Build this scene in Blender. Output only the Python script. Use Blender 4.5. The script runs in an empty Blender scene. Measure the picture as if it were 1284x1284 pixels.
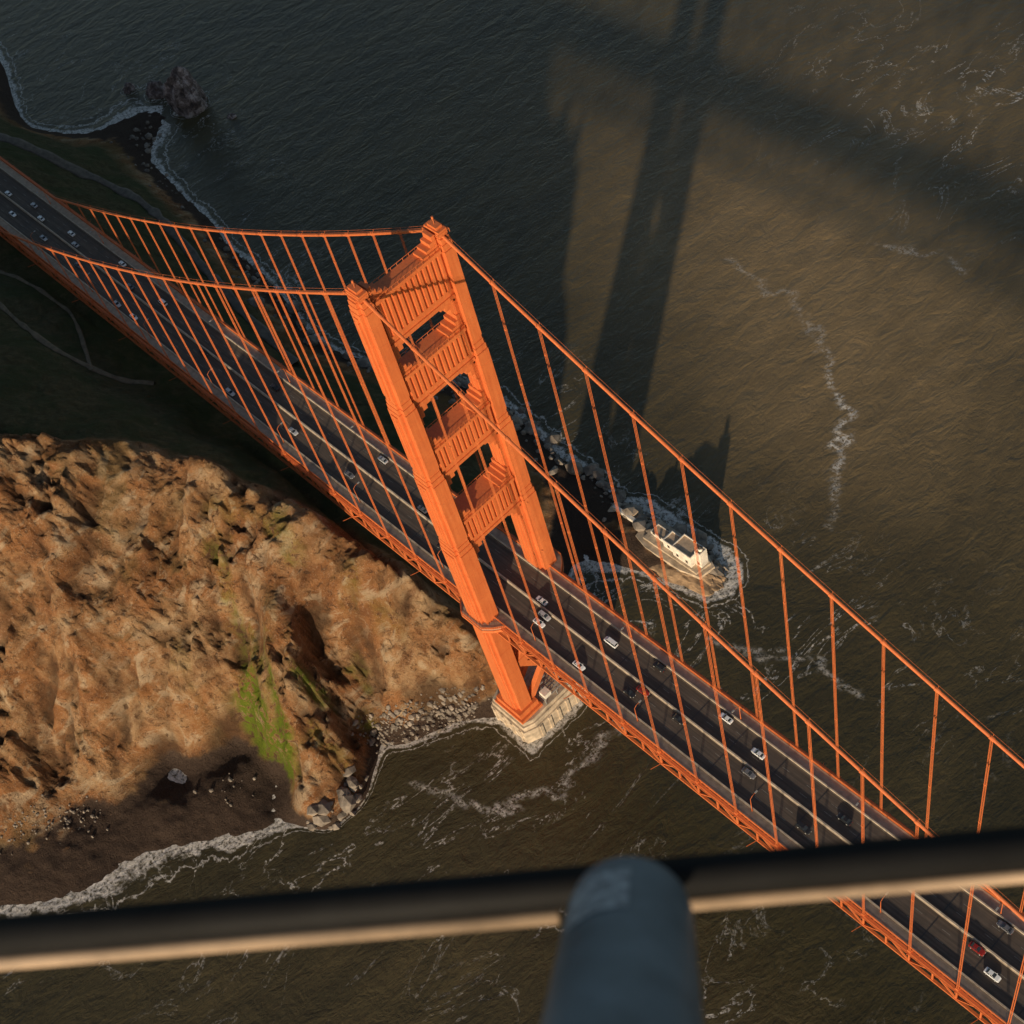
import bpy, bmesh, math, random
import numpy as np
from mathutils import Vector, Matrix
random.seed(7); rng=np.random.RandomState(5)
scene=bpy.context.scene
# ---------------------------------------------------------------- helpers
def link(o):
    scene.collection.objects.link(o); return o
def empty(name,loc=(0,0,0)):
    e=bpy.data.objects.new(name,None); e.location=loc; e.empty_display_size=1; return link(e)
class MB:
    def __init__(s): s.v=[];s.f=[];s.m=[]
    def add(s,vs,fs,mat=0):
        b=len(s.v); s.v+=[tuple(x) for x in vs]; s.f+=[tuple(b+i for i in f) for f in fs]; s.m+=[mat]*len(fs)
    def box(s,x0,x1,y0,y1,z0,z1,mat=0):
        s.add([(x0,y0,z0),(x1,y0,z0),(x1,y1,z0),(x0,y1,z0),(x0,y0,z1),(x1,y0,z1),(x1,y1,z1),(x0,y1,z1)],
              [(0,3,2,1),(4,5,6,7),(0,1,5,4),(1,2,6,5),(2,3,7,6),(3,0,4,7)],mat)
    def beam(s,p,q,w,h,mat=0):
        p=Vector(p);q=Vector(q);d=(q-p).normalized()
        up=Vector((0,0,1)) if abs(d.z)<.95 else Vector((1,0,0))
        a=d.cross(up).normalized()*w/2; b=a.cross(d).normalized()*h/2
        vs=[p-a-b,p+a-b,p+a+b,p-a+b,q-a-b,q+a-b,q+a+b,q-a+b]
        s.add(vs,[(0,1,2,3),(7,6,5,4),(0,4,5,1),(1,5,6,2),(2,6,7,3),(3,7,4,0)],mat)
    def cyl(s,p,q,r,n=8,mat=0,r2=None,cap=True):
        p=Vector(p);q=Vector(q);d=(q-p).normalized(); r2=r if r2 is None else r2
        up=Vector((0,0,1)) if abs(d.z)<.95 else Vector((1,0,0))
        a=d.cross(up).normalized(); b=a.cross(d).normalized()
        vs=[p+r*(a*math.cos(2*math.pi*i/n)+b*math.sin(2*math.pi*i/n)) for i in range(n)]+\
           [q+r2*(a*math.cos(2*math.pi*i/n)+b*math.sin(2*math.pi*i/n)) for i in range(n)]
        fs=[(i,i+n,(i+1)%n+n,(i+1)%n) for i in range(n)]
        if cap: fs+=[tuple(range(n)),tuple(range(2*n-1,n-1,-1))]
        s.add(vs,fs,mat)
    def prism(s,poly,z0,z1,mat=0):
        n=len(poly); vs=[(x,y,z0) for x,y in poly]+[(x,y,z1) for x,y in poly]
        fs=[(i,(i+1)%n,(i+1)%n+n,i+n) for i in range(n)]+[tuple(range(n-1,-1,-1)),tuple(range(n,2*n))]
        s.add(vs,fs,mat)
    def mesh(s,name,mats,smooth=False):
        me=bpy.data.meshes.new(name); me.from_pydata([tuple(v) for v in s.v],[],s.f)
        for m in mats: me.materials.append(m)
        me.polygons.foreach_set("material_index",s.m)
        if smooth: me.polygons.foreach_set("use_smooth",[True]*len(s.f))
        bm=bmesh.new();bm.from_mesh(me);bmesh.ops.recalc_face_normals(bm,faces=bm.faces);bm.to_mesh(me);bm.free()
        return me
    def build(s,name,mats,parent=None,smooth=False):
        o=bpy.data.objects.new(name,s.mesh(name,mats,smooth)); link(o)
        if parent: o.parent=parent
        return o
# noise
tab=rng.rand(256,256)
def vn(x,y,sd=0):
    x=x+sd*17.31;y=y+sd*9.77
    xi=np.floor(x).astype(int);yi=np.floor(y).astype(int);fx=x-xi;fy=y-yi
    fx=fx*fx*fx*(fx*(fx*6-15)+10);fy=fy*fy*fy*(fy*(fy*6-15)+10)
    t=lambda a,b:tab[a&255,b&255]
    return (t(xi,yi)*(1-fx)+t(xi+1,yi)*fx)*(1-fy)+(t(xi,yi+1)*(1-fx)+t(xi+1,yi+1)*fx)*fy
def fbm(x,y,o=4,sd=0,g=.5):
    a=1;r=0;s=0
    for i in range(o):
        r=r+a*vn(x,y,sd+i);s+=a;a*=g;x,y=(x*.8-y*.6)*2.03,(x*.6+y*.8)*2.03
    return r/s
def ridged(x,y,o=4,sd=0,g=.5,rot=True):
    a=1;r=0;s=0
    for i in range(o):
        r=r+a*(1-abs(2*vn(x,y,sd+i)-1));s+=a;a*=g
        x,y=((x*.8-y*.6)*2.07,(x*.6+y*.8)*2.07) if rot else ((x+.11*y)*2.07,y*2.07)
    return r/s
# ---------------------------------------------------------------- materials
def newmat(name):
    m=bpy.data.materials.new(name);m.use_nodes=True;nt=m.node_tree;b=nt.nodes["Principled BSDF"];return m,nt,b
def N(nt,t,**k):
    n=nt.nodes.new(t)
    for a,v in k.items(): setattr(n,a,v)
    return n
def L(nt,a,b): nt.links.new(a,b)
def noise(nt,scale,detail=4,rough=.55,vec=None,dist=0):
    n=N(nt,"ShaderNodeTexNoise");n.inputs["Scale"].default_value=scale;n.inputs["Detail"].default_value=detail
    n.inputs["Roughness"].default_value=rough;n.inputs["Distortion"].default_value=dist
    if vec is not None:L(nt,vec,n.inputs["Vector"])
    return n
def ramp(nt,fac,stops):
    r=N(nt,"ShaderNodeValToRGB");e=r.color_ramp.elements
    while len(e)<len(stops): e.new(.5)
    for i,(p,c) in enumerate(stops):
        e[i].position=p; e[i].color=(c[0],c[1],c[2],1) if isinstance(c,tuple) else (c,c,c,1)
    L(nt,fac,r.inputs[0]);return r.outputs[0]
def mix(nt,f,a,b,bt='MIX'):
    m=N(nt,"ShaderNodeMix",data_type='RGBA',blend_type=bt)
    for s,x in ((m.inputs[0],f),(m.inputs[6],a),(m.inputs[7],b)):
        if isinstance(x,(int,float)): s.default_value=x
        elif isinstance(x,tuple): s.default_value=(x[0],x[1],x[2],1)
        else: L(nt,x,s)
    return m.outputs[2]
def mth(nt,op,a,b=None,clamp=False):
    m=N(nt,"ShaderNodeMath",operation=op,use_clamp=clamp)
    for s,x in ((m.inputs[0],a),(m.inputs[1],b)):
        if x is None: continue
        if isinstance(x,(int,float)): s.default_value=x
        else: L(nt,x,s)
    return m.outputs[0]
def bump(nt,b,h,strength=.3,dist=.1,prev=None):
    n=N(nt,"ShaderNodeBump");n.inputs["Strength"].default_value=strength;n.inputs["Distance"].default_value=dist
    L(nt,h,n.inputs["Height"])
    if prev is not None: L(nt,prev,n.inputs["Normal"])
    L(nt,n.outputs[0],b.inputs["Normal"]);return n.outputs[0]
def objco(nt):
    g=N(nt,"ShaderNodeNewGeometry");return g.outputs["Position"]
def mapped(nt,co,scale,rot=0):
    mp=N(nt,"ShaderNodeMapping");mp.inputs["Scale"].default_value=scale;mp.inputs["Rotation"].default_value=(0,0,rot);L(nt,co,mp.inputs[0]);return mp.outputs[0]
def simple(name,col,rough=.6,var=.25,scale=1.,metal=0.,bmp=0.,obj=False):
    m,nt,b=newmat(name)
    co=N(nt,"ShaderNodeTexCoord").outputs["Object"] if obj else objco(nt)
    n=noise(nt,scale,5,.6,co)
    dk=tuple(c*(1-var) for c in col);lt=tuple(min(1,c*(1+var)) for c in col)
    L(nt,ramp(nt,n.outputs[0],[(.3,dk),(.7,lt)]),b.inputs["Base Color"])
    b.inputs["Roughness"].default_value=rough;b.inputs["Metallic"].default_value=metal
    if bmp: bump(nt,b,n.outputs[0],bmp,.2)
    return m
def orange():
    m,nt,b=newmat("international_orange_paint");co=objco(nt)
    n1=noise(nt,1.0,5,.6,mapped(nt,co,(1.2,1.2,.08)));n2=noise(nt,.12,4,.6,co);n3=noise(nt,.9,4,.7,co)
    c=ramp(nt,n1.outputs[0],[(.3,(.54,.125,.032)),(.6,(.64,.170,.046)),(.8,(.68,.21,.07))])
    c=mix(nt,ramp(nt,n2.outputs[0],[(.35,0.),(.7,.4)]),c,(.46,.10,.028))
    c=mix(nt,ramp(nt,n3.outputs[0],[(.58,0.),(.78,.5)]),c,(.26,.08,.04))
    L(nt,c,b.inputs["Base Color"]);b.inputs["Roughness"].default_value=.6
    bump(nt,b,n1.outputs[0],.15,.1);return m
M_or=orange()
M_conc=simple("weathered_concrete",(.44,.35,.25),.85,.4,.35,bmp=.3)
M_walk=simple("sidewalk_concrete",(.36,.28,.20),.85,.25,.5)
M_barr=simple("barrier_concrete",(.42,.34,.25),.85,.3,.5)
M_dark=simple("dark_steel",(.035,.03,.028),.5,.3,1)
M_grey=simple("grey_steel",(.30,.29,.27),.6,.2,.8)
M_white=simple("white_paint",(.70,.63,.53),.7,.25,.5)
M_line=simple("road_marking_paint",(.20,.18,.15),.7,.5,2.)
def asphalt():
    m,nt,b=newmat("asphalt");co=objco(nt)
    n1=noise(nt,1.6,4,.6,mapped(nt,co,(.02,.9,1)));n2=noise(nt,.25,6,.65,co)
    c=ramp(nt,n1.outputs[0],[(.3,(.055,.042,.032)),(.7,(.130,.096,.070))])
    c=mix(nt,ramp(nt,n2.outputs[0],[(.4,0.),(.75,.5)]),c,(.038,.031,.026))
    L(nt,c,b.inputs["Base Color"]);b.inputs["Roughness"].default_value=.85;return m
M_asph=asphalt()
# ---------------------------------------------------------------- bridge
bridge=empty("suspension_bridge")
def zd(x): return 76.3+.010*x if x<0 else 76.3+.008*x-.000006*x*x
def zcable(x):
    if x>=0: return 84+143*((640-x)/640)**2
    t=-x/343.
    if t<=1: return 227-161*t-4*11*t*(1-t)
    return max(66+ (x+343)*(-.02),58)
TOWER_Z=[(13,121,10.8,7.2),(121,156,9.7,6.6),(156,188,8.6,6.0),(188,227,7.5,5.4)]
STR=[(205.5,223),(181,194.5),(150,163),(114.5,128)]
tw=MB()
for s in (-1,1):
    yc=13.7*s
    def cross(hx,wy,st,z0,z1,sy=None):
        sy=st if sy is None else sy
        a,b_=hx-st,wy-sy
        poly=[(hx,-b_),(hx,b_),(a,b_),(a,wy),(-a,wy),(-a,b_),(-hx,b_),(-hx,-b_),(-a,-b_),(-a,-wy),(a,-wy),(a,-b_)]
        tw.prism([(x,y+yc) for x,y in poly],z0,z1)
    for i,(z0,z1,Lx,W) in enumerate(TOWER_Z):
        h=Lx/2;w=W/2
        zt=z1-5
        cross(h,w,1.7,z0+(.5 if i else 0),zt,1.0)
        cross(h-.75,w+.35,2.2,z0+(.5 if i else 0),zt-1.6,1.7)
        cross(h-.4,w-.2,1.6,zt,z1-3,.9);cross(h-.75,w-.4,1.5,z1-3,z1-1.2,.9);
        if i<3: cross(h-1.0,w-.5,1.4,z1-1.2,z1+.5,.8)
        else: cross(h-1.3,w-.8,1.1,z1-1.2,z1-.4,.7)
        for k in (-1,1):
            tw.box(k*.85-.18,k*.85+.18,yc-w-.55,yc+w+.55,z0+(2.5 if i else 66),zt-3)
        zz=z0+8
        while zz<zt-3:
            cross(h+.05,w+.05,1.7,zz,zz+.18,1.0); zz+=7.
    tw.box(-2.9,2.9,yc-1.4,yc+1.4,226.4,228.3);tw.box(-1.8,1.8,yc-1.,yc+1.,228.3,229.1)
    for x in (-3.0,3.0):
        for y in (-2.0,2.0): tw.box(x-.07,x+.07,yc+y-.07,yc+y+.07,226.4,227.7)
    for y in (-2.0,2.0): tw.box(-3.0,3.0,yc+y-.05,yc+y+.05,227.5,227.65)
    for x in (-3.0,3.0): tw.box(x-.05,x+.05,yc-2.0,yc+2.0,227.5,227.65)
    tw.cyl((0,yc,229.1),(0,yc,231.0),.1,6);tw.cyl((0,yc,230.8),(0,yc,231.5),.3,8)
    tw.box(-6.4,6.4,yc-4.5,yc+4.5,13,17);tw.box(-7.4,7.4,yc-5.2,yc+5.2,12.5,14)
for i,(z0,z1) in enumerate(STR):
    j=[3,2,1,0][i]
    Lx=TOWER_Z[j][2];W=TOWER_Z[j][3]
    hx=Lx/2-1.6;yi=13.7-W/2+.6
    tw.box(-hx,hx,-yi,yi,z0,z1-1.2)
    tw.box(-hx-.6,hx+.6,-yi,yi,z1-1.2,z1)
    tw.box(-hx-.45,hx+.45,-yi,yi,z0,z0+1.3)
    tw.box(-hx-.32,hx+.32,-yi,yi,z0+2.6,z0+3.5)
    n=13
    for k in range(n):
        y=-yi+ (k+.5)*2*yi/n
        tw.box(-hx-.5,hx+.5,y-.42,y+.42,z0+3.5,z1-1.2)
    for s in (-1,1):
        for st,(a,dz) in enumerate([(5.4,1.4),(3.8,3.0),(2.2,5.2),(1.1,8.)]):
            ya,yb=sorted((s*yi,s*(yi-a)))
            tw.box(-hx+.1*st+.1,hx-.1*st-.1,ya,yb,z0-dz,z0+.02*st)
            tw.box(-hx+.1*st+.1,hx-.1*st-.1,ya,yb,z1-.05,z1+dz*.6)
    for sx in (-1,1):
        tw.box(sx*(hx+.5)-.05,sx*(hx+.5)+.05,-yi,yi,z1+.95,z1+1.07)
        for k in range(12):
            y=-yi+k*2*yi/11; tw.box(sx*(hx+.5)-.05,sx*(hx+.5)+.05,y-.05,y+.05,z1,z1+.95)
for sx in (-3.6,3.6):
    for (a,b_) in ((17,42),(42,66)):
        tw.beam((sx,-10,a),(sx,10,b_),2.0,2.6);tw.beam((sx,10,a),(sx,-10,b_),2.1,2.5)
    tw.box(sx-1.2,sx+1.2,-10.3,10.3,40.4,44)
tw.build("tower",[M_or],bridge)
# pier
pr=MB()
pr.prism([(-12,-15),(-10,-20),(8,-20),(10,-15),(10,15),(8,20),(-10,20),(-12,15)],-12,8)
pr.prism([(-11.3,-15),(-9.6,-19.3),(7.6,-19.3),(9.3,-15),(9.3,15),(7.6,19.3),(-9.6,19.3),(-11.3,15)],8,10.5)
pr.prism([(-10.6,-15),(-9.2,-18.6),(7.2,-18.6),(8.6,-15),(8.6,15),(7.2,18.6),(-9.2,18.6),(-10.6,15)],10.5,12.5)
for k in range(7):
    y=-13.5+k*4.5; pr.box(9.9,10.5,y-.6,y+.6,-2,7.8)
for k in range(4):
    x=-8+k*4.6; pr.box(x-.6,x+.6,-20.5,-19.9,-2,7.8)
pr.build("concrete_pier",[M_conc],bridge)
sc=MB()
for x in np.arange(-4,8.1,1.5): sc.box(x-.2,x+.2,-7.4,4,15.6,15.9,0)
for y in np.arange(-7.2,4.1,2.2): sc.box(-4.2,8.2,y-.12,y+.12,15.3,15.6,0)
for x in (-4,2,8):
    for y in (-7.2,-1.5,3.8): sc.box(x-.12,x+.12,y-.12,y+.12,12.5,15.3,0)
sc.box(5.2,8.2,-7,-4,15.9,18,1)
for (x,y,a,b_,c_) in ((-6,-8,1.6,1.2,1.4),(6.5,7,1.2,2.2,1.2),(-8,2,1.,2.,.9),(4,9,2,1,1.6)): sc.box(x,x+a,y,y+b_,12.5,12.5+c_,1)
for x in np.arange(-9,7.6,1.6): sc.box(x-.05,x+.05,-18.3,-18.2,12.5,13.6,0)
sc.box(-9.1,7.1,-18.3,-18.2,13.6,13.7,0)
sc.build("maintenance_staging",[M_grey,M_white],bridge)
# deck
X0,X1=-700,700
dk=MB()
def strip(mb,y0,y1,dz0,dz1,mat,xa=X0,xb=X1,seg=15.24):
    x=xa
    while x<xb-.01:
        xe=min(x+seg,xb)
        a,b_=zd(x),zd(xe)
        mb.add([(x,y0,a+dz0),(xe,y0,b_+dz0),(xe,y1,b_+dz0),(x,y1,a+dz0),(x,y0,a+dz1),(xe,y0,b_+dz1),(xe,y1,b_+dz1),(x,y1,a+dz1)],
               [(0,3,2,1),(4,5,6,7),(0,1,5,4),(1,2,6,5),(2,3,7,6),(3,0,4,7)],mat)
        x=xe
strip(dk,-9.45,9.45,-.5,0,0)
for s in (-1,1):
    a,b_=sorted((s*9.45,s*12.9)); strip(dk,a,b_,-.5,.22,1)
    a,b_=sorted((s*9.45,s*9.85)); strip(dk,a,b_,.22,.85,2)
dk.build("roadway_deck",[M_asph,M_walk,M_barr],bridge)
mk=MB()
for y in (-6.3,-3.15,3.15,6.3):
    x=-690
    while x<690:
        mk.box(x,x+2.6,y-.07,y+.07,zd(x+1.3)+.006,zd(x+1.3)+.02)
        x+=9.
for s in (-1,1): strip(mk,s*9.2-.07,s*9.2+.07,.004,.014,0)
mk.build("lane_markings",[M_line],bridge)
jt=MB()
x=-335.3+3.7
while x<690:
    if abs(x)>12:
        for yy in (-9.2,.5): jt.box(x-.18,x+.18,yy,yy+8.7,zd(x)+.022,zd(x)+.03)
    x+=15.24
jt.build("expansion_joints",[M_dark],bridge)
ba=MB()
strip(ba,-.24,.24,.25,1.05,0);strip(ba,-.42,.42,.01,.25,0)
ba.build("median_barrier",[M_barr],bridge)
tr=MB()
for s in (-1,1):
    y=13.7*s
    strip(tr,y-.45,y+.45,-.95,.05,0,seg=15.24)
    strip(tr,y-.4,y+.4,-8.1,-7.3,0,seg=15.24)
    k=0;x=-46*15.24+3.7
    while x<690:
        z=zd(x)
        tr.box(x-.22,x+.22,y-.22,y+.22,z-7.3,z-.9)
        xn=x+7.62
        if k%2==0: tr.beam((x,y,zd(x)-7.6),(xn,y,zd(xn)-.6),.42,.4)
        else: tr.beam((x,y,zd(x)-.6),(xn,y,zd(xn)-7.6),.42,.4)
        if s==1:
            tr.box(x-.3,x+.3,-13.2,13.2,z-2.6,z-.52)
            tr.box(x-.25,x+.25,-13.2,13.2,z-7.9,z-7.5)
            sg=1 if k%2 else -1
            tr.beam((x,-13*sg,z-7.7),(xn,0,z-7.7),.4,.3);tr.beam((x,13*sg,z-7.75),(xn,0,z-7.75),.4,.3)
        if k%2==0: tr.beam((x,y,z-.4),(x,y+s*1.2,z-.4),.3,.3)
        if k%5==2:
            tr.beam((x,y,z-7.4),(x-1,y+s*4.0,z-6.8),.16,.16)
        x=xn;k+=1
tr.build("stiffening_truss",[M_or],bridge)
rl=MB()
for s in (-1,1):
    y=13.05*s
    for dz in (.3,1.35): strip(rl,y-.07,y+.07,.22+dz-.1,.22+dz,0)
    x=-400
    while x<400:
        z=zd(x)+.2; rl.box(x-.10,x+.10,y-.05,y+.05,z,z+1.3); x+=.38
    strip(rl,s*14.45-.12,s*14.45+.12,-.55,-.3,0)
rl.build("sidewalk_railing",[M_or],bridge)
wk=MB()
for s in (-1,1):
    z=zd(0)
    poly=[(-11,12.8),(-8,16.4),(-5,18.8),(5,18.8),(8,16.4),(11,12.8)]
    p=[(x,y*s) for x,y in poly]
    wk.prism(p,z-1.6,z-.6,1)
    wk.prism([(x*.985,y-.1*1 if s>0 else y+.1) for x,y in p],z-.6,z+.2,0)
    for a,b_ in zip(p[:-1],p[1:]):
        for dz in (.5,.9,1.4): wk.beam((a[0],a[1],z+dz),(b_[0],b_[1],z+dz),.12,.1,1)
        n=7
        for k in range(n):
            x=a[0]+(b_[0]-a[0])*k/n;y=a[1]+(b_[1]-a[1])*k/n; wk.box(x-.08,x+.08,y-.08,y+.08,z,z+1.4,1)
        wk.beam((a[0],a[1],z-1.0),(b_[0],b_[1],z-1.0),.5,1.2,1)
wk.build("tower_walkway",[M_walk,M_or],bridge)
cb=MB();OFF=3.7
for s in (-1,1):
    y=13.7*s
    for xs in (np.linspace(0,700,94),np.linspace(0,-343,48),np.linspace(-343,-600,12)):
        for a,b_ in zip(xs[:-1],xs[1:]):
            a=float(a);b_=float(b_)
            cb.cyl((a,y,zcable(a)),(b_,y,zcable(b_)),.46,10,0,cap=False)
            if b_>-343:
                for w in (-.55,.55): cb.beam((a,y+w,zcable(a)+1.25),(b_,y+w,zcable(b_)+1.25),.05,.05)
cb.build("main_cable",[M_or],bridge)
sp=MB()
for s in (-1,1):
    y=13.7*s
    xs=[15.24*k+OFF for k in range(1,45)]+[-(15.24*k+OFF) for k in range(1,22)]
    for x in xs:
        zt,zb=zcable(x),zd(x)-.3
        if zt-zb<2: continue
        for dx in (-.25,.25):
            for dy in (-.18,.18): sp.cyl((x+dx,y+dy,zb),(x+dx,y+dy,zt),.062,5,0,cap=False)
        sl=(zcable(x+1)-zcable(x-1))/2
        d=Vector((1,0,sl)).normalized()*.6
        sp.cyl(Vector((x,y,zt))-d,Vector((x,y,zt))+d,.6,10)
        for zz in np.arange(zb+15,zt-8,22): sp.box(x-.36,x+.36,y-.25,y+.25,zz,zz+.4)
        for w in (-.55,.55): sp.box(x-.05,x+.05,y+w-.04,y+w+.04,zt+.4,zt+1.25)
        sp.box(x-.5,x+.5,y-.36,y+.36,zb-.5,zb+1.1)
sp.build("suspender_ropes",[M_or],bridge)
# street lamps
lm=MB()
lm.cyl((0,0,0),(0,0,.9),.22,8);lm.cyl((0,0,.9),(0,0,8.2),.13,8,r2=.08)
lm.cyl((0,0,8.0),(0,1.0,8.8),.07,6);lm.cyl((0,1.0,8.8),(0,2.4,8.9),.06,6)
lm.box(-.22,.22,2.1,3.1,8.78,9.0,1);lm.box(-.16,.16,2.2,3.0,8.72,8.78,2)
lme=lm.mesh("street_lamp",[M_or,M_grey,M_white])
x=-320
while x<420:
    for s in (-1,1):
        xx=x+(0 if s>0 else 22)
        if abs(xx)<16: continue
        o=bpy.data.objects.new("street_lamp",lme);link(o);o.location=(xx,s*10.3,zd(xx)+.22);o.rotation_euler=(0,0,math.pi if s>0 else 0)
    x+=45.72
# cars
glass=simple("car_glass",(.02,.025,.03),.12,.1,1.,obj=True);tyre=simple("tyre_rubber",(.02,.02,.02),.8,.1,1.,obj=True)
lampm=simple("tail_lamp_red",(.35,.02,.02),.3,.1,1.,obj=True);headm=simple("head_lamp",(.7,.7,.65),.2,.1,1.,obj=True)
def carmesh(nm,paint,kind):
    m=MB()
    if kind=="van": secs=[(-2.6,.45,1.0,.78),(-2.5,.3,1.15,.92),(-1,.28,1.18,.97),(1.2,.28,1.15,.97),(2.2,.3,1.0,.92),(2.6,.42,.75,.75)];cab=[(-2.52,1.12),(-2.4,2.05),(1.0,2.08),(1.75,1.1)]
    elif kind=="suv": secs=[(-2.35,.45,.95,.75),(-2.25,.3,1.08,.9),(-1,.28,1.1,.94),(.9,.28,1.07,.94),(2.0,.3,.98,.9),(2.35,.42,.75,.72)];cab=[(-2.25,1.05),(-2.0,1.68),(.3,1.72),(1.1,1.03)]
    else: secs=[(-2.3,.42,.85,.7),(-2.15,.25,.98,.88),(-1,.22,.97,.91),(.8,.22,.93,.91),(1.9,.25,.82,.87),(2.3,.38,.62,.68)];cab=[(-1.75,.93),(-1.1,1.42),(.1,1.44),(.95,.9)]
    vs=[];fs=[]
    for (x,a,b_,w) in secs:
        vs+=[(x,-w*.92,a),(x,-w,(a+b_)/2),(x,-w*.9,b_),(x,w*.9,b_),(x,w,(a+b_)/2),(x,w*.92,a)]
    for i in range(len(secs)-1):
        for k in range(6):
            a=i*6+k;b_=i*6+(k+1)%6; fs.append((a,b_,b_+6,a+6))
    n=len(vs);fs+=[(0,1,2,3,4,5),tuple(range(n-1,n-7,-1))]
    m.add(vs,fs,0)
    wb=secs[2][3]*.86;wt=wb*.8
    (xa,za),(xb,zb),(xc,zc_),(xd,zd_)=cab
    v=[(xa,-wb,za),(xa,wb,za),(xb,-wt,zb),(xb,wt,zb),(xc,-wt,zc_),(xc,wt,zc_),(xd,-wb,zd_),(xd,wb,zd_)]
    m.add(v,[(0,2,3,1),(4,6,7,5)],1);m.add(v,[(0,6,4,2),(1,3,5,7)],1);m.add(v,[(2,4,5,3)],0);m.add(v,[(0,1,7,6)],0)
    m.box(xb+.03,xc-.03,-wt*.97,wt*.97,zb-.02,max(zb,zc_)+.05,0)
    for sx in (-1,1):
        for t in (.0,.5,1.):
            px=xb+(xc-xb)*t;bx=xa+(xd-xa)*t
            m.beam((bx*.97,sx*(wb+.005),za+.01),(px,sx*(wt+.005),zb),.09,.05,0)
    for wx in (-1.4,1.4):
        for sy in (-1,1):
            m.cyl((wx,sy*.62,.33),(wx,sy*.93,.33),.33,12,2)
            m.cyl((wx,sy*.93,.33),(wx,sy*.945,.33),.19,8,4)
    x0=secs[0][0];x1=secs[-1][0]
    for sy in (-1,1):
        m.box(x0-.03,x0+.12,sy*.52-.16,sy*.52+.16,.68,.84,3);m.box(x1-.14,x1+.03,sy*.48-.16,sy*.48+.16,.5,.64,4)
        m.box(.75,.9,sy*.98-.1,sy*.98+.1,.9,1.05,0)
    return m.mesh(nm,[paint,glass,tyre,lampm,headm])
def paint(nm,c):
    m=simple("car_paint_"+nm,c,.28,.06,.6,obj=True);return m
pc={"white":paint("white",(.78,.78,.76)),"black":paint("black",(.02,.02,.022)),"grey":paint("grey",(.14,.14,.15)),"silver":paint("silver",(.42,.43,.44)),"red":paint("red",(.25,.02,.015)),"blue":paint("blue",(.03,.05,.12))}
cm={}
def car(x,y,c,kind="sedan"):
    if (c,kind) not in cm: cm[(c,kind)]=carmesh("car",pc[c],kind)
    nm="van" if kind=="van" else "car"
    o=bpy.data.objects.new(nm,cm[(c,kind)]);link(o);o.location=(x,y,zd(x)+.012)
    sl=math.atan((zd(x+1)-zd(x-1))/2)
    o.rotation_euler=(0,sl*(-1 if y<0 else 1),0 if y<0 else math.pi)
for a in [(13,1.7,"white"),(18,-1.9,"silver","suv"),(18.5,-4.9,"white"),(42,4.7,"white","van"),(60,7.9,"black","suv"),(62,-1.7,"red"),(59,-4.8,"black"),(40,-8.0,"white"),
          (88,7.6,"white"),(103,6.9-2.1,"white"),(77,-1.8,"black"),(105,-1.8,"grey"),(191,-4.8,"white"),(184,-1.7,"red"),(186,7.9,"grey"),(-77,7.7,"silver"),(-82,-4.6,"grey"),
          (-116,-4.7,"silver"),(-140,4.8,"black"),(-153,-7.9,"silver","suv"),(-219,4.8,"white","van"),(-223,-7.9,"white"),(-240,1.8,"grey"),(-285,1.8,"silver"),(-236,-7.9,"silver"),
          (-272,-4.8,"grey"),(-315,1.8,"white"),(-302,-4.8,"silver"),(-293,4.8,"white"),(-330,-4.8,"white"),(-326,4.8,"silver"),(135,4.8,"black"),(128,-4.8,"black","suv"),(150,-1.8,"grey"),(-30,-4.8,"black"),(-48,1.8,"grey"),(-180,-1.8,"black"),(-255,7.8,"white"),(220,1.8,"white"),(210,7.8,"black"),(-345,1.8,"white"),(-350,-7.8,"silver")]:
    car(*a)
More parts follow.
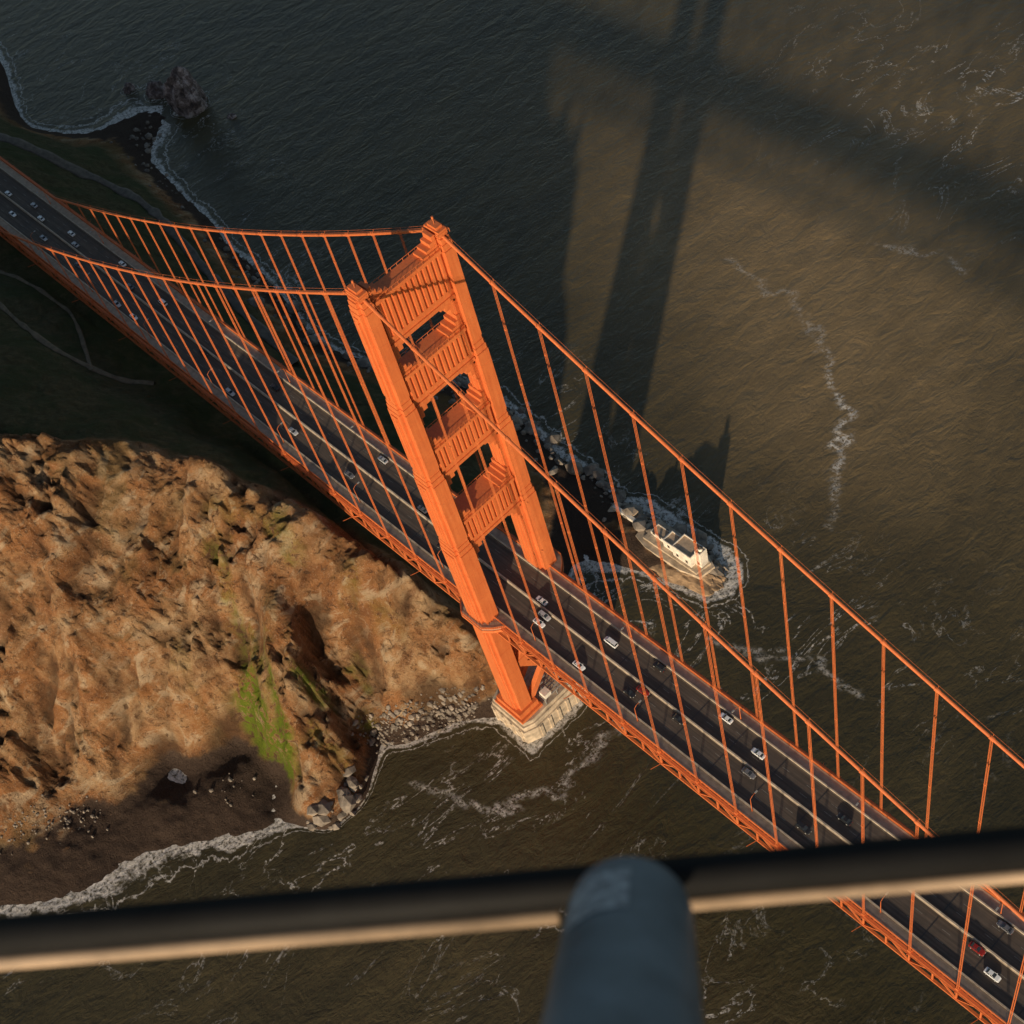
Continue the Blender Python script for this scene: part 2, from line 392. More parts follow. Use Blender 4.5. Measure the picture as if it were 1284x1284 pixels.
# ---------------------------------------------------------------- terrain
CP=[
(-150,-225,-1),(-118,-207,0),(-89,-189,0),(-69,-143,0),(-54,-122,0),(-43,-109,0),(-28,-98,-3),(-21,-86,-3),(-28,-67,0),(-29,-52,0),(-21,-35,0),(-9,-20,0),(0,0,-1),
(-117,-181,5),(-106,-150,5),(-96,-115,5),(-81,-95,5),
(-60,-101,2.2),(-72,-110,2.8),(-80,-130,3),(-95,-160,3),(-100,-185,3),(-66,-97,3),
(-40,-58,4),(-36,-48,6),(-30,-30,8),(-20,-17,10),
(30,-30,-12),(20,-80,-14),(0,-100,-9),(-35,-125,-5),(-50,-160,-5),(-30,-150,-12),(-50,-210,-12),(-100,-250,-12),(-200,-300,-12),(60,0,-18),(60,60,-18),(60,120,-20),(0,130,-20),(60,-200,-20),(60,-320,-20),
(-28,-10,30),(-48,-12,50),(-62,-15,58),(-80,-20,64),(-100,-27,73),(-120,-38,82),(-147,-50,92),(-178,-84,105),(-215,-110,116),(-270,-130,130),(-350,-140,145),(-450,-140,160),(-620,-140,180),
(-45,-30,34),(-60,-38,44),(-52,-46,18),(-64,-44,38),
(-29,-88,14),(-37,-81,26),(-44,-74,37),(-54,-66,48),(-68,-57,57),(-44,-87,12),(-80,-50,62),
(-54,-89,4),(-71,-84,11),(-84,-71,28),(-92,-90,38),(-94,-102,26),(-100,-60,58),(-108,-78,62),
(-112,-118,40),(-125,-100,60),(-130,-140,38),(-150,-115,76),(-150,-155,46),(-180,-150,66),(-170,-190,30),(-215,-190,50),(-210,-235,5),(-260,-260,0),(-350,-260,20),(-330,-320,-6),(-620,-320,-4),(-600,-220,100),
(-150,-28,70),(-180,-50,82),(-225,-60,88),(-266,-46,76),(-225,-28,64),(-335,-45,72),(-300,-22,62),(-400,-50,78),(-400,-20,68),(-500,-30,72),(-620,-30,76),
(-335,0,60),(-260,0,54),(-190,0,50),(-120,0,46),(-70,0,44),(-35,2,22),
(-400,10,62),(-480,10,64),(-620,20,60),
(-340,35,38),(-280,32,28),(-210,30,22),(-150,40,22),(-90,40,18),(-50,36,8),(-400,45,34),(-460,45,26),(-620,60,20),
(-12,12,-1),(-25,30,0),(-35,50,0),(-45,62,2),(-34,72,4),(-12,74,4),(6,78,2),(14,82,-2),(8,62,-4),(-10,56,-3),(-34,84,-1),(-60,84,0),(-79,83,0),(-118,88,0),(-170,74,0),(-221,62,0),(-312,76,0),(-360,82,1),(-401,90,0),(-427,114,.5),(-442,98,1.2),(-457,82,0),(-494,66,0),(-578,92,0),(-620,104,-2),
(-60,110,-12),(-160,120,-12),(-260,120,-12),(-340,130,-10),(-430,160,-9),(-520,140,-10),(-470,110,-4),(-300,200,-20),(-620,200,-20),(-100,200,-20),(-20,100,-12)]
CP=np.array(CP,float)
def tps(d2): return np.where(d2>1e-9,.5*d2*np.log(np.maximum(d2,1e-9)),0)
P=CP[:,:2]/100.;n=len(P)
D=((P[:,None]-P[None])**2).sum(-1)
A=np.zeros((n+3,n+3));A[:n,:n]=tps(D)+np.eye(n)*1e-4;A[:n,n]=1;A[:n,n+1:]=P;A[n,:n]=1;A[n+1:,:n]=P.T
W=np.linalg.solve(A,np.r_[CP[:,2],0,0,0])
def hbase(x,y):
    xc=np.clip(x,-620,60)/100.;yc=np.clip(y,-320,200)/100.
    sh=xc.shape;xf=xc.ravel();yf=yc.ravel();out=np.zeros(len(xf))
    for i in range(0,len(xf),20000):
        q=np.stack([xf[i:i+20000],yf[i:i+20000]],1)
        d=((q[:,None]-P[None])**2).sum(-1)
        out[i:i+20000]=tps(d)@W[:n]+W[n]+q@W[n+1:]
    return out.reshape(sh)
CRX=[-215,-178,-147,-100,-50,-20];CRY=[-110,-84,-50,-27,-12,-6]
def hfull(x,y):
    h=hbase(x,y)
    far=np.clip((-620-x)/800,0,1)
    h=h+far*np.where(h>0,120,0)*fbm(x/400,y/400,4,9)
    up=np.clip((h-4)/11,0,1);up=up*up*(3-2*up)
    crest=np.interp(x,CRX,CRY)
    west=np.clip((crest-y)/8+.3,0,1)
    wx=x+18*(fbm(x/45,y/45,4,3)-.5)+3.5*(fbm(x/8,y/8,3,60)-.5);wy=y+18*(fbm(x/45,y/45,4,13)-.5)+3.5*(fbm(x/8,y/8,3,66)-.5)
    al=(wx*.55-wy*.83);ac=(wx*.83+wy*.55)
    g=ridged(ac/40,al/120,2,2,.4,False)
    g2=ridged(ac/18+.3,al/44,4,5,.5)
    g3=ridged(ac/8,al/14,4,8,.6)
    strata=ridged((wx*.35+wy*.5+h*.9)/6.5,(wx*.7-wy*.5)/34,3,48,.55,False)
    g4=ridged(wx/3.6,wy/3.6,3,18,.6)
    crag=.45+1.1*np.clip((fbm(x/26,y/26,3,90)-.32)/.36,0,1)
    h=h+west*up*((g-.55)*30+(g2-.55)*19+crag*((g3-.58)*9+(strata-.55)*4.+(g4-.58)*3.6))
    h=h+(1-west)*up*((fbm(x/30,y/30,4,6)-.5)*8+(fbm(x/6,y/6,3,7)-.5)*2.6)
    deckclear=(np.abs(y)<19)&(x>-640)
    lim=np.where(x>-320,63-np.clip((x+320)/60,0,1)*3,66.)
    h=np.where(deckclear,np.minimum(h,lim),h)
    low=(1-up)*np.clip((h+3)/4,0,1)
    h=h+low*((fbm(x/4,y/4,4,11)-.5)*1.4)
    return h
def nonuni(a,fa,fb,b,st,g=1.18):
    core=list(np.arange(fa,fb+.01,st));s=st;x=core[-1];hi=[]
    while x<b: s*=g;x+=s;hi.append(x)
    s=st;x=core[0];lo=[]
    while x>a: s*=g;x-=s;lo.append(x)
    return np.array(lo[::-1]+core+hi)
def gridmesh(name,xs,ys,Z,mat,smooth=True):
    nx,ny=len(xs),len(ys)
    X,Y=np.meshgrid(xs,ys,indexing='ij')
    co=np.stack([X,Y,Z],-1).reshape(-1,3).astype(np.float32)
    i=np.arange(nx*ny).reshape(nx,ny)
    q=np.stack([i[:-1,:-1],i[1:,:-1],i[1:,1:],i[:-1,1:]],-1).reshape(-1,4)
    me=bpy.data.meshes.new(name);me.vertices.add(len(co));me.vertices.foreach_set("co",co.ravel())
    me.loops.add(q.size);me.loops.foreach_set("vertex_index",q.ravel().astype(np.int32))
    me.polygons.add(len(q));me.polygons.foreach_set("loop_start",np.arange(0,q.size,4,dtype=np.int32))
    me.polygons.foreach_set("use_smooth",np.full(len(q),smooth))
    me.update(calc_edges=True);me.materials.append(mat)
    o=bpy.data.objects.new(name,me);link(o);return o,X,Y
def attr(o,name,arr):
    a=o.data.attributes.new(name,'FLOAT','POINT');a.data.foreach_set("value",arr.astype(np.float32).ravel())
def terrain_mat():
    m,nt,b=newmat("headland_rock_and_grass");co=objco(nt)
    at=lambda nme:(lambda n_:(setattr(n_,'attribute_name',nme),n_.outputs["Fac"])[1])(N(nt,"ShaderNodeAttribute"))
    grass=at("grass");green=at("green");sand=at("sand");cav=at("cavity");steep=at("steep")
    n1=noise(nt,.05,8,.65,co,.6);n2=noise(nt,.30,9,.72,co,.5);n3=noise(nt,1.6,6,.75,co)
    n5=noise(nt,.12,7,.65,mapped(nt,co,(1,.55,.8),-.98),.8)
    rock=ramp(nt,n1.outputs[0],[(.32,(.20,.080,.028)),(.44,(.35,.155,.058)),(.56,(.40,.225,.105)),(.66,(.48,.32,.175)),(.78,(.28,.18,.10))])
    rock=mix(nt,ramp(nt,n5.outputs[0],[(.38,.7),(.47,0.)]),rock,(.20,.085,.035))
    rock=mix(nt,ramp(nt,n5.outputs[0],[(.53,0.),(.62,.75)]),rock,(.55,.41,.26))
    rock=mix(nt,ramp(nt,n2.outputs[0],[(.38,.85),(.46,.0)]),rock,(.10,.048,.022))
    rock=mix(nt,ramp(nt,n3.outputs[0],[(.55,0.),(.66,.6)]),rock,(.58,.45,.31))
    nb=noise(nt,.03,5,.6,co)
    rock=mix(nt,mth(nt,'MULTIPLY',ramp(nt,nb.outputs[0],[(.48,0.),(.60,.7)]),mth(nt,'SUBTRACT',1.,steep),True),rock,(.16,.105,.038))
    rock=mix(nt,mth(nt,'MULTIPLY',cav,.85,True),rock,(.075,.04,.02))  # crevice shade painted into the rock colour through the cavity mask
    gr=ramp(nt,n2.outputs[0],[(.3,(.055,.052,.024)),(.55,(.125,.108,.050)),(.75,(.21,.15,.08))])
    gr=mix(nt,ramp(nt,n1.outputs[0],[(.45,0.),(.6,.7)]),gr,(.055,.075,.026))
    ng=mth(nt,'MULTIPLY',grass,ramp(nt,n2.outputs[0],[(.2,.6),(.45,1.)]),True)
    c=mix(nt,ng,rock,gr)
    gg=mth(nt,'MULTIPLY',green,ramp(nt,n2.outputs[0],[(.42,0.),(.50,1.)]),True)
    c=mix(nt,gg,c,(.13,.17,.012))
    sd=ramp(nt,n3.outputs[0],[(.35,(.058,.037,.026)),(.65,(.100,.066,.046))])
    c=mix(nt,sand,c,sd)
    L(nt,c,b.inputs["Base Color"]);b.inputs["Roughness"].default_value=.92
    b.inputs["Specular IOR Level"].default_value=.2
    p=bump(nt,b,n5.outputs[0],.5,2.);p=bump(nt,b,n2.outputs[0],1.,3.,p);bump(nt,b,n3.outputs[0],1.,.9,p)
    return m
txs=nonuni(-4000,-480,60,420,1.1);tys=nonuni(-3000,-250,150,900,1.1)
Xg,Yg=np.meshgrid(txs,tys,indexing='ij')
H=hfull(Xg,Yg)
ter,_,_=gridmesh("terrain",txs,tys,H,terrain_mat())
def blur(a,k):
    for ax in (0,1):
        c=np.cumsum(np.concatenate([np.repeat(np.take(a,[0],ax),k+1,ax),a,np.repeat(np.take(a,[-1],ax),k,ax)],ax),ax)
        n_=a.shape[ax]; a=(np.take(c,range(2*k+1,2*k+1+n_),ax)-np.take(c,range(0,n_),ax))/(2*k+1)
    return a
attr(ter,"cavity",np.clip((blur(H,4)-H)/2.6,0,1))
gx=np.gradient(H,txs,axis=0);gy=np.gradient(H,tys,axis=1)
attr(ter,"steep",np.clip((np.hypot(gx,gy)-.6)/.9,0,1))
crest=np.interp(Xg,CRX,CRY)
lee=np.clip((Yg-crest)/5+.2+2*(fbm(Xg/12,Yg/12,3,4)-.5),0,1)
lee=np.maximum(lee,np.clip((-230-Xg)/25,0,1))
attr(ter,"grass",lee*np.clip((H-6)/5,0,1))
def segd(px,py,poly):
    d=np.full(px.shape,1e9)
    for (ax,ay),(bx,by) in zip(poly[:-1],poly[1:]):
        t=np.clip(((px-ax)*(bx-ax)+(py-ay)*(by-ay))/((bx-ax)**2+(by-ay)**2),0,1)
        d=np.minimum(d,np.hypot(px-ax-t*(bx-ax),py-ay-t*(by-ay)))
    return d
gd=np.exp(-(segd(Xg,Yg,[(-52,-87),(-64,-85),(-74,-83)])/6.5)**2)+.8*np.exp(-(segd(Xg,Yg,[(-50,-82),(-60,-72)])/2.6)**2)+.55*np.exp(-(segd(Xg,Yg,[(-74,-80),(-90,-66),(-98,-58)])/5)**2)
attr(ter,"green",np.clip(gd*1.7*(.3+1.4*fbm(Xg/5,Yg/5,3,77))+(fbm(Xg/9,Yg/9,4,21)-.57)*4.5*np.exp(-(((Xg+68)/34)**2+((Yg+58)/28)**2)),0,1))
attr(ter,"sand",np.clip((4.6-H+3.5*(fbm(Xg/5,Yg/5,4,22)-.5))/.9,0,1))
def ribbon(name,pts,w,mat):
    pp=[]
    for a,b_ in zip(pts[:-1],pts[1:]):
        k=max(2,int(math.hypot(b_[0]-a[0],b_[1]-a[1])/1.5))
        for i in range(k): pp.append((a[0]+(b_[0]-a[0])*i/k,a[1]+(b_[1]-a[1])*i/k))
    pp=np.array(pp)
    for _ in range(40): pp[1:-1]=(pp[:-2]+2*pp[1:-1]+pp[2:])/4
    t=np.gradient(pp,axis=0);t/=np.linalg.norm(t,axis=1)[:,None]
    nrm=np.stack([-t[:,1],t[:,0]],1)
    wv=w*(.6+.8*vn(pp[:,0]/6,pp[:,1]/6,5))[:,None]
    cols=np.linspace(-.5,.5,5)[None,:]*wv
    X=pp[:,0,None]+nrm[:,0,None]*cols;Y=pp[:,1,None]+nrm[:,1,None]*cols
    Z=hfull(X,Y)
    zc=np.max(Z,axis=1);
    for _ in range(3): zc[1:-1]=(zc[:-2]+zc[1:-1]+zc[2:])/3
    Z=np.maximum(Z,zc[:,None])+.3
    mb=MB();vs=[(X[i,j],Y[i,j],Z[i,j]) for i in range(len(pp)) for j in range(5)]
    fs=[(i*5+j,(i+1)*5+j,(i+1)*5+j+1,i*5+j+1) for i in range(len(pp)-1) for j in range(4)]
    m_=len(vs);
    for i in range(len(pp)): vs+=[(X[i,0],Y[i,0],Z[i,0]-2.5),(X[i,4],Y[i,4],Z[i,4]-2.5)]
    for i in range(len(pp)-1):
        fs.append((i*5,(i+1)*5,m_+2*(i+1),m_+2*i));fs.append((i*5+4,(i+1)*5+4,m_+2*(i+1)+1,m_+2*i+1))
    mb.add(vs,fs,0);return mb.build(name,[mat],None,True)
M_road=simple("coast_road_asphalt",(.13,.105,.08),.9,.35,.4);M_path=simple("dirt_path",(.15,.115,.07),.95,.35,.4)
ribbon("coast_road",[(-560,14),(-480,20),(-426,30),(-401,42),(-377,54),(-352,60),(-310,55),(-250,46),(-200,40)],4.5,M_road)
ribbon("footpath",[(-330,-40),(-278,-41),(-238,-41),(-210,-31),(-197,-20)],2.0,M_path)
ribbon("footpath",[(-330,-30),(-290,-22),(-262,-20),(-240,-28),(-218,-36)],1.5,M_path)
# ---------------------------------------------------------------- water
def water_mat():
    m,nt,b=newmat("murky_sea_water");co=objco(nt)
    at=lambda nme:(lambda n_:(setattr(n_,'attribute_name',nme),n_.outputs["Fac"])[1])(N(nt,"ShaderNodeAttribute"))
    foam=at("foam");shore=at("shore");streak=at("streak");silt=at("silt")
    big=noise(nt,.006,5,.6,co,.8)
    med=noise(nt,.03,6,.6,mapped(nt,co,(1,.35,1),.6),1.5)
    c=ramp(nt,big.outputs[0],[(.3,(.050,.043,.021)),(.6,(.082,.065,.031)),(.8,(.105,.080,.038))])
    c=mix(nt,ramp(nt,med.outputs[0],[(.35,.55),(.6,0.)]),c,(.034,.031,.018))
    sl=mth(nt,'MULTIPLY',silt,ramp(nt,med.outputs[0],[(.25,.55),(.6,1.)]),True)
    c=mix(nt,sl,c,(.35,.24,.12))
    fn=noise(nt,.035,6,.6,mapped(nt,co,(1,.5,1),-.5),1.0)
    l=mth(nt,'ABSOLUTE',mth(nt,'SUBTRACT',fn.outputs[0],.5))
    line=ramp(nt,l,[(0.,1.),(.012,0.)])
    br=noise(nt,.6,8,.78,co,.3);br2=noise(nt,.06,4,.6,co)
    gate=mth(nt,'MULTIPLY',ramp(nt,br.outputs[0],[(.46,0.),(.56,1.)]),ramp(nt,br2.outputs[0],[(.42,0.),(.56,1.)]))
    f1=mth(nt,'MULTIPLY',mth(nt,'MULTIPLY',line,gate),foam,True)
    wob=noise(nt,.12,6,.65,co,.5)
    sh=mth(nt,'ADD',shore,mth(nt,'MULTIPLY',mth(nt,'SUBTRACT',wob.outputs[0],.5),.6))
    brk=ramp(nt,br.outputs[0],[(.40,0.),(.53,1.)])
    band=mth(nt,'MULTIPLY',ramp(nt,sh,[(.80,0.),(.88,1.),(.96,.7),(1.,1.)]),brk)
    sec=mth(nt,'MULTIPLY',ramp(nt,mth(nt,'ABSOLUTE',mth(nt,'SUBTRACT',sh,.66)),[(0.,.85),(.03,0.)]),brk)
    f2=mth(nt,'MAXIMUM',band,sec)
    st=mth(nt,'MULTIPLY',streak,ramp(nt,br.outputs[0],[(.45,0.),(.53,1.)]))
    f=mth(nt,'MAXIMUM',mth(nt,'MAXIMUM',f1,f2),st,True)
    c=mix(nt,f,c,(.72,.67,.60))
    L(nt,c,b.inputs["Base Color"])
    b.inputs["IOR"].default_value=1.33
    L(nt,mth(nt,'ADD',mth(nt,'MULTIPLY',f,.6),.18),b.inputs["Roughness"])
    v2=mapped(nt,co,(1,.5,1),-.5)
    w1=noise(nt,.14,4,.6,v2,.6);w2=noise(nt,.7,5,.65,v2,.4)
    p=bump(nt,b,w1.outputs[0],.6,1.6);bump(nt,b,w2.outputs[0],.7,.5,p)
    return m
wxs=nonuni(-20000,-620,420,20000,1.6,1.22);wys=nonuni(-20000,-320,500,20000,1.6,1.22)
WX,WY=np.meshgrid(wxs,wys,indexing='ij')
wat,_,_=gridmesh("sea_water",wxs,wys,np.zeros(WX.shape),water_mat())
hb=hbase(WX,WY)
inr=(WX>-620)&(WX<60)&(WY>-320)&(WY<200)
shore=np.clip(1+hb/7.,0,1)*(hb<4)
shore=np.maximum(shore,.96*np.exp(-(np.maximum(0,segd(WX,WY,[(-30,77),(10,78)])-10)/9)**2))
shore=np.maximum(shore,.93*np.exp(-(np.maximum(0,np.maximum(np.abs(WX+1)-11,np.abs(WY)-20))/7)**2))
for cx,cy,r_ in ((-422,132,10),(-449,128,7),(-467,120,4)): shore=np.maximum(shore*(np.hypot(WX-cx,WY-cy)>r_*1.6),.82*np.exp(-(np.maximum(0,np.hypot(WX-cx,WY-cy)-r_)/3)**2))
attr(wat,"shore",shore*inr)
def blob(cx,cy,rx,ry,a=0):
    c,s=math.cos(a),math.sin(a);u=(WX-cx)*c+(WY-cy)*s;v=-(WX-cx)*s+(WY-cy)*c
    return np.exp(-((u/rx)**2+(v/ry)**2))
foam=1.*np.clip(1+hb/14,0,1)*inr+blob(30,60,40,40)+blob(60,85,70,30,.3)*.8+blob(-60,350,100,60)*1.+blob(120,-70,60,60)*.9+blob(15,-50,45,40)+blob(-20,-120,40,60)*.7
attr(wat,"foam",np.clip(foam,0,1))
silt=blob(-40,215,130,75,-.15)*.6+blob(0,160,50,40)*.2+blob(-120,260,120,60)*.2+blob(-60,370,170,60)*.25
attr(wat,"silt",np.clip(silt,0,1))
wob=lambda a,sd:a*(fbm(WX/9,WY/9,4,sd)-.5)
stv=np.exp(-(segd(WX+wob(16,40),WY+wob(16,44),[(-95,215),(-60,208),(-20,190),(5,168),(20,142),(30,128)])/1.25)**2)*np.clip(.30+1.3*np.exp(-(((WX-0)/26)**2+((WY-168)/26)**2)),0,1)
stv+=np.exp(-(segd(WX+wob(18,50),WY+wob(18,54),[(26,55),(55,70),(85,72)])/1.0)**2)*.6
stv+=np.exp(-(segd(WX+wob(16,70),WY+wob(16,74),[(-10,-62),(15,-50),(30,-20),(28,10),(22,30)])/1.0)**2)*.7
stv+=np.exp(-(segd(WX+wob(16,80),WY+wob(16,84),[(150,-85),(175,-70),(200,-78),(225,-60)])/1.3)**2)*.7
stv+=np.exp(-(segd(WX+wob(16,90),WY+wob(16,94),[(-5,262),(-25,268),(-45,255)])/1.1)**2)*.5
attr(wat,"streak",np.clip(stv,0,1))
# ---------------------------------------------------------------- sea rocks
from mathutils import noise as mn
def rock(mb,c,s,seed,sub=3,mat=0,am=.38):
    bm=bmesh.new();bmesh.ops.create_icosphere(bm,subdivisions=sub,radius=1)
    r=random.Random(seed);o=[r.uniform(0,50) for _ in range(3)]
    for v in bm.verts:
        p=v.co.copy();d=1+am*mn.fractal(p*1.3+Vector(o),1.0,2.2,5)+.14*mn.noise(p*2.4+Vector(o))+.05*mn.cell(p*3+Vector(o))
        v.co=Vector((p.x*s[0],p.y*s[1],p.z*s[2]))*d
    mb.add([v.co+Vector(c) for v in bm.verts],[[v.index for v in f.verts] for f in bm.faces],mat);bm.free()
def stackmat():
    m,nt,b=newmat("dark_sea_rock");co=objco(nt);n=noise(nt,.22,7,.7,co,.4);n2=noise(nt,1.2,5,.7,co)
    c=ramp(nt,n.outputs[0],[(.38,(.055,.040,.036)),(.5,(.20,.145,.125)),(.60,(.48,.39,.36))])
    c=mix(nt,ramp(nt,n2.outputs[0],[(.45,0.),(.7,.5)]),c,(.08,.06,.055))
    L(nt,c,b.inputs["Base Color"]);b.inputs["Roughness"].default_value=.85;bump(nt,b,n.outputs[0],1.,2.);return m
M_rock=stackmat()
for (c,s,sd) in (((-422,132,2),(11,9.5,20),11),((-449,128,0),(7,5.5,7),2),((-467,120,-.5),(3.5,3.5,4.5),3),((-392,140,-1),(3,2.5,2.6),5)):
    r=MB();rock(r,(0,0,0),s,sd,5,am=.26);o=r.build("sea_stack_rock",[M_rock]);o.location=c
bo=MB();pts=[]
def scatter(poly,nn,wid,s0,s1):
    for _ in range(nn):
        i=random.randrange(len(poly)-1);t=random.random()
        x=poly[i][0]*(1-t)+poly[i+1][0]*t+random.gauss(0,wid);y=poly[i][1]*(1-t)+poly[i+1][1]*t+random.gauss(0,wid)
        pts.append((x,y,random.uniform(s0,s1)*random.choice((.5,.6,.8,1,1.5))))
scatter([(-40,-58),(-33,-46),(-26,-32),(-18,-20)],480,3.6,.3,1.0)
scatter([(-118,88),(-79,84),(-50,86),(-30,84),(0,84),(12,78)],330,5,.6,2.6)
scatter([(-312,76),(-221,62),(-170,74),(-118,88)],260,5,.7,2.6)
scatter([(-25,-94),(-23,-84),(-28,-72)],46,2.5,.8,2.6)
scatter([(-122,-190),(-110,-166),(-96,-150)],140,3.5,.25,.7)
scatter([(-60,-102),(-74,-112)],16,4,.3,.9)
scatter([(-430,106),(-400,88),(-360,82)],60,5,.5,1.6)
xx=np.array([[p[0] for p in pts]]);yy=np.array([[p[1] for p in pts]]);hh=hfull(xx,yy)[0]
for i,(x,y,s) in enumerate(pts):
    if hh[i]<-2.5 or hh[i]>12: continue
    rock(bo,(x,y,hh[i]+s*.15),(s*random.uniform(.8,1.5),s*random.uniform(.8,1.3),s*random.uniform(.6,1.)),i,1)
M_boul=simple("shore_boulder_rock",(.20,.165,.13),.9,.6,.25,bmp=.4)
bo.build("boulders",[M_boul])
# ---------------------------------------------------------------- light station on the point
M_roof=simple("weathered_flat_roof",(.45,.33,.22),.8,.25,.5)
M_rk2=simple("point_rock",(.25,.165,.095),.9,.6,.3,bmp=1.)
ls=empty("lighthouse_station",(-9,77,0));ls.scale=(1.12,1.12,1.12)
pr2=MB();rock(pr2,(4,-1,-2),(21,9.5,5.2),31,5,am=.18);rock(pr2,(-20,0,-2),(12,6,4.0),32,5,am=.2);pr2.build("rock_base",[M_rk2],ls)
pl=MB()
pl.prism([(-12,-5),(-6,-6.5),(10,-6),(17.5,-4),(18.5,2.5),(12,5.5),(-10,5.5),(-13,0)],-3,3.6)
pl.prism([(-28,-3),(-20,-4),(-12.2,-4.5),(-13.2,1),(-14,3),(-22,4),(-29,2)],-3,2.6)
pl.prism([(-9,-4.2),(16,-4),(17,2.4),(10,4.6),(-8,4.2)],3.6,4.6)
pl.build("seawall_platform",[M_conc],ls)
def house(mb,cx,cy,lx,ly,h,z0=4.6,par=.6):
    mb.box(cx-lx/2,cx+lx/2,cy-ly/2,cy+ly/2,z0,z0+h,0)
    mb.box(cx-lx/2+.3,cx+lx/2-.3,cy-ly/2+.3,cy+ly/2-.3,z0+h,z0+h+.1,1)
    for a,b_ in (((cx-lx/2,cx-lx/2+.3),(cy-ly/2,cy+ly/2)),((cx+lx/2-.3,cx+lx/2),(cy-ly/2,cy+ly/2))): mb.box(a[0],a[1],b_[0],b_[1],z0+h,z0+h+par,0)
    for y in (cy-ly/2,cy+ly/2-.3): mb.box(cx-lx/2+.3,cx+lx/2-.3,y,y+.3,z0+h,z0+h+par,0)
    k=max(1,int(lx/3))
    for i in range(k):
        x=cx-lx/2+(i+.5)*lx/k
        for y in (cy-ly/2,cy+ly/2): mb.box(x-.5,x+.5,y-.04,y+.04,z0+1.1,z0+2.6,2)
hs=MB();house(hs,9,0,8.5,6.5,5.2);house(hs,2,0,5,5,3.2);house(hs,-4.5,.5,6,4,1.6,par=.3);house(hs,14.8,.5,2.6,3.4,7.4)
hs.box(-27,-14,-1.2,.2,2.6,4.3,0);hs.box(-20,-18,.5,3,2.6,4.6,1)
hs.cyl((14.8,.5,12.5),(14.8,.5,14),.8,10,0);hs.cyl((14.8,.5,14),(14.8,.5,14.8),.9,10,2,r2=.1)
hs.build("buildings",[M_white,M_roof,M_dark],ls)
# ---------------------------------------------------------------- helicopter landing skid below the open door
Cc=Vector((249.608,-131.303,476.42))
hk=empty("helicopter_landing_skid",Cc)
M_blk=simple("black_skid_paint",(.008,.008,.008),.7,.3,6.,obj=True);M_blk.node_tree.nodes["Principled BSDF"].inputs["Specular IOR Level"].default_value=.15
M_hilite=simple("painted_sun_highlight",(.34,.24,.155),.7,.4,5.,obj=True)  # tan colour painted as the sunlit lower edge of the skid tube
M_fair=simple("blue_grey_fairing_paint",(.135,.165,.18),.5,.3,9.,obj=True)
M_grip=simple("grip_pad",(.30,.31,.31),.9,.6,70.,obj=True)
pL=Vector((-1.567,-.4507,-2.022));pR=Vector((-.254,.9633,-2.0578));dd=(pR-pL)
s1=MB();s1.cyl(pL-dd*.6,pR+dd*.5,.0295,28,0);s1.build("skid_tube",[M_blk],hk,True)
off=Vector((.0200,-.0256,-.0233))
s2=MB();s2.cyl(pL-dd*.6+off,pL+dd*.56+off*1.0,.014,16,0);s2.cyl(pL+dd*.64+off,pR+dd*.5+off,.011,16,0);s2.build("skid_highlight_strip",[M_hilite],hk,True)  # added tan strips standing in for the sun highlight along the tube
sh_=Vector((.024,-.031,-.028))
q1=Vector((-.705,.387,-1.908))+sh_;q2=Vector((-.477,.177,-1.636))+sh_;ax=(q2-q1).normalized()
s3=MB();rr=[(.0,.04),(.003,.062),(.010,.076),(.024,.083),(.05,.087),(.36,.098),(.9,.11)]
for (a,ra),(b_,rb) in zip(rr[:-1],rr[1:]): s3.cyl(q1+ax*(a-.05),q1+ax*(b_-.05),ra,40,0,r2=rb,cap=(a==0))
s3.build("cross_tube_fairing",[M_fair],hk,True)
toc=(-q1).normalized();sidev=ax.cross(toc).normalized();toc=sidev.cross(ax).normalized()
s4=MB();vs=[];fs=[]
nA,nB=12,8
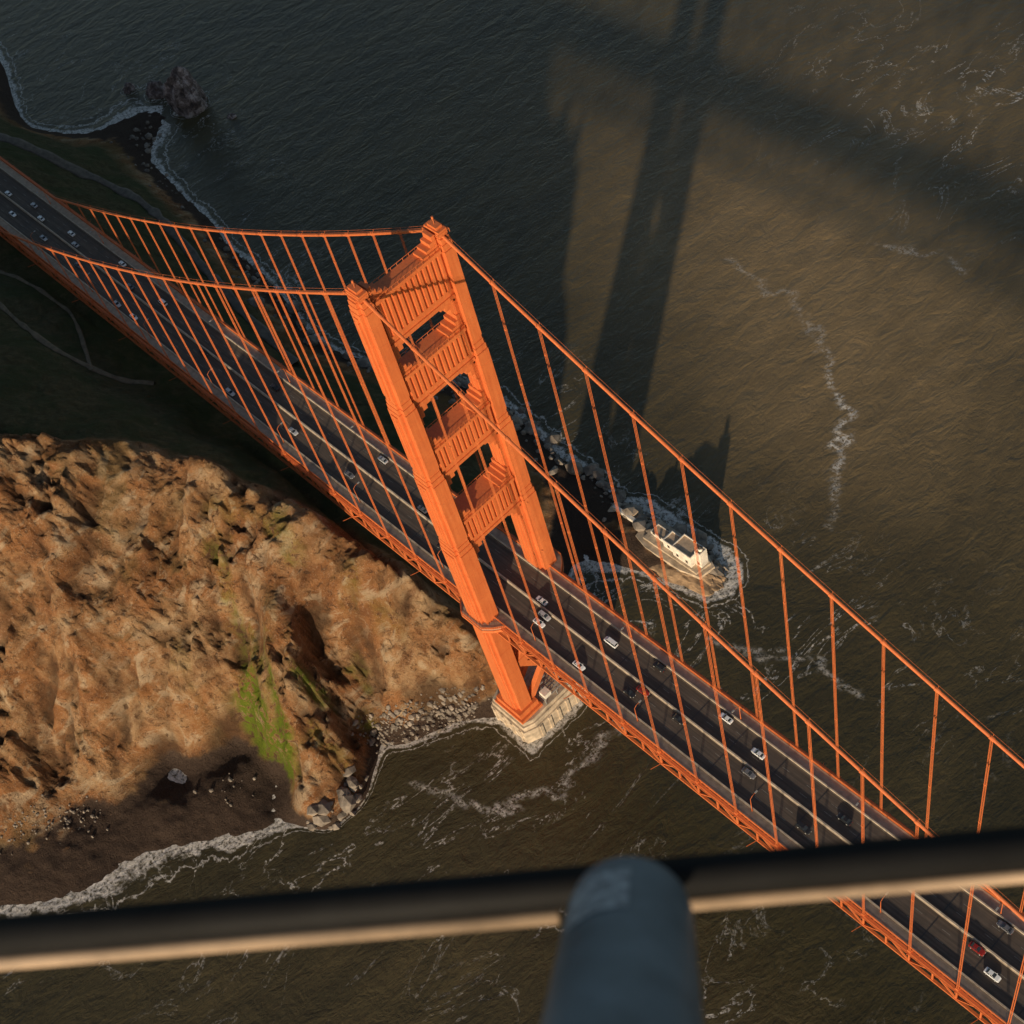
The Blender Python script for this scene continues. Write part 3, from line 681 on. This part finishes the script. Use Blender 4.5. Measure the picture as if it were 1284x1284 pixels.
for i in range(nB+1):
    for j in range(nA+1):
        a=math.radians(2+58*j/nA);t=.02+.12*i/nB
        vs.append(q1+ax*t+(toc*math.cos(a)+sidev*math.sin(a))*(.087+.0355*(t+.0)+.0016))
for i in range(nB):
    for j in range(nA): fs.append((i*(nA+1)+j,i*(nA+1)+j+1,(i+1)*(nA+1)+j+1,(i+1)*(nA+1)+j))
s4.add(vs,fs,0);s4.build("grip_pad",[M_grip],hk,True)
# ---------------------------------------------------------------- sun, sky
lt=Vector((-.67*3.95,3.95,-1)).normalized()
sun=bpy.data.lights.new("sun","SUN");sun.energy=5.0;sun.angle=math.radians(.9);sun.color=(1,.82,.60)
so=bpy.data.objects.new("sun",sun);link(so);so.rotation_euler=lt.to_track_quat('-Z','Y').to_euler();so.location=(200,-300,400)
el=math.asin(-lt.z);az=math.atan2(-lt.x,-lt.y)
w=bpy.data.worlds.new("World");scene.world=w;w.use_nodes=True;nt=w.node_tree
sk=nt.nodes.new("ShaderNodeTexSky");sk.sky_type='NISHITA';sk.sun_disc=False;sk.sun_elevation=el;sk.sun_rotation=az
nt.links.new(sk.outputs[0],nt.nodes["Background"].inputs[0]);nt.nodes["Background"].inputs[1].default_value=.10
# ---------------------------------------------------------------- camera
C=np.array([249.608,-131.303,476.42]);yw,pi_,r=2.63,-.91,.32;f=1831.2
F=np.array([math.cos(pi_)*math.cos(yw),math.cos(pi_)*math.sin(yw),math.sin(pi_)])
R0=np.cross(F,[0,0,1]);R0/=np.linalg.norm(R0);U0=np.cross(R0,F)
R=math.cos(r)*R0-math.sin(r)*U0;U=math.sin(r)*R0+math.cos(r)*U0
cd=bpy.data.cameras.new("camera");co=bpy.data.objects.new("camera",cd);link(co)
co.matrix_world=Matrix([[R[0],U[0],-F[0],C[0]],[R[1],U[1],-F[1],C[1]],[R[2],U[2],-F[2],C[2]],[0,0,0,1]])
cd.sensor_width=36;cd.lens=f/1284*36;cd.clip_start=.05;cd.clip_end=60000
cd.dof.use_dof=True;cd.dof.focus_distance=500;cd.dof.aperture_fstop=4.
scene.camera=co
scene.view_settings.view_transform='Standard';scene.view_settings.look='None';scene.view_settings.exposure=0
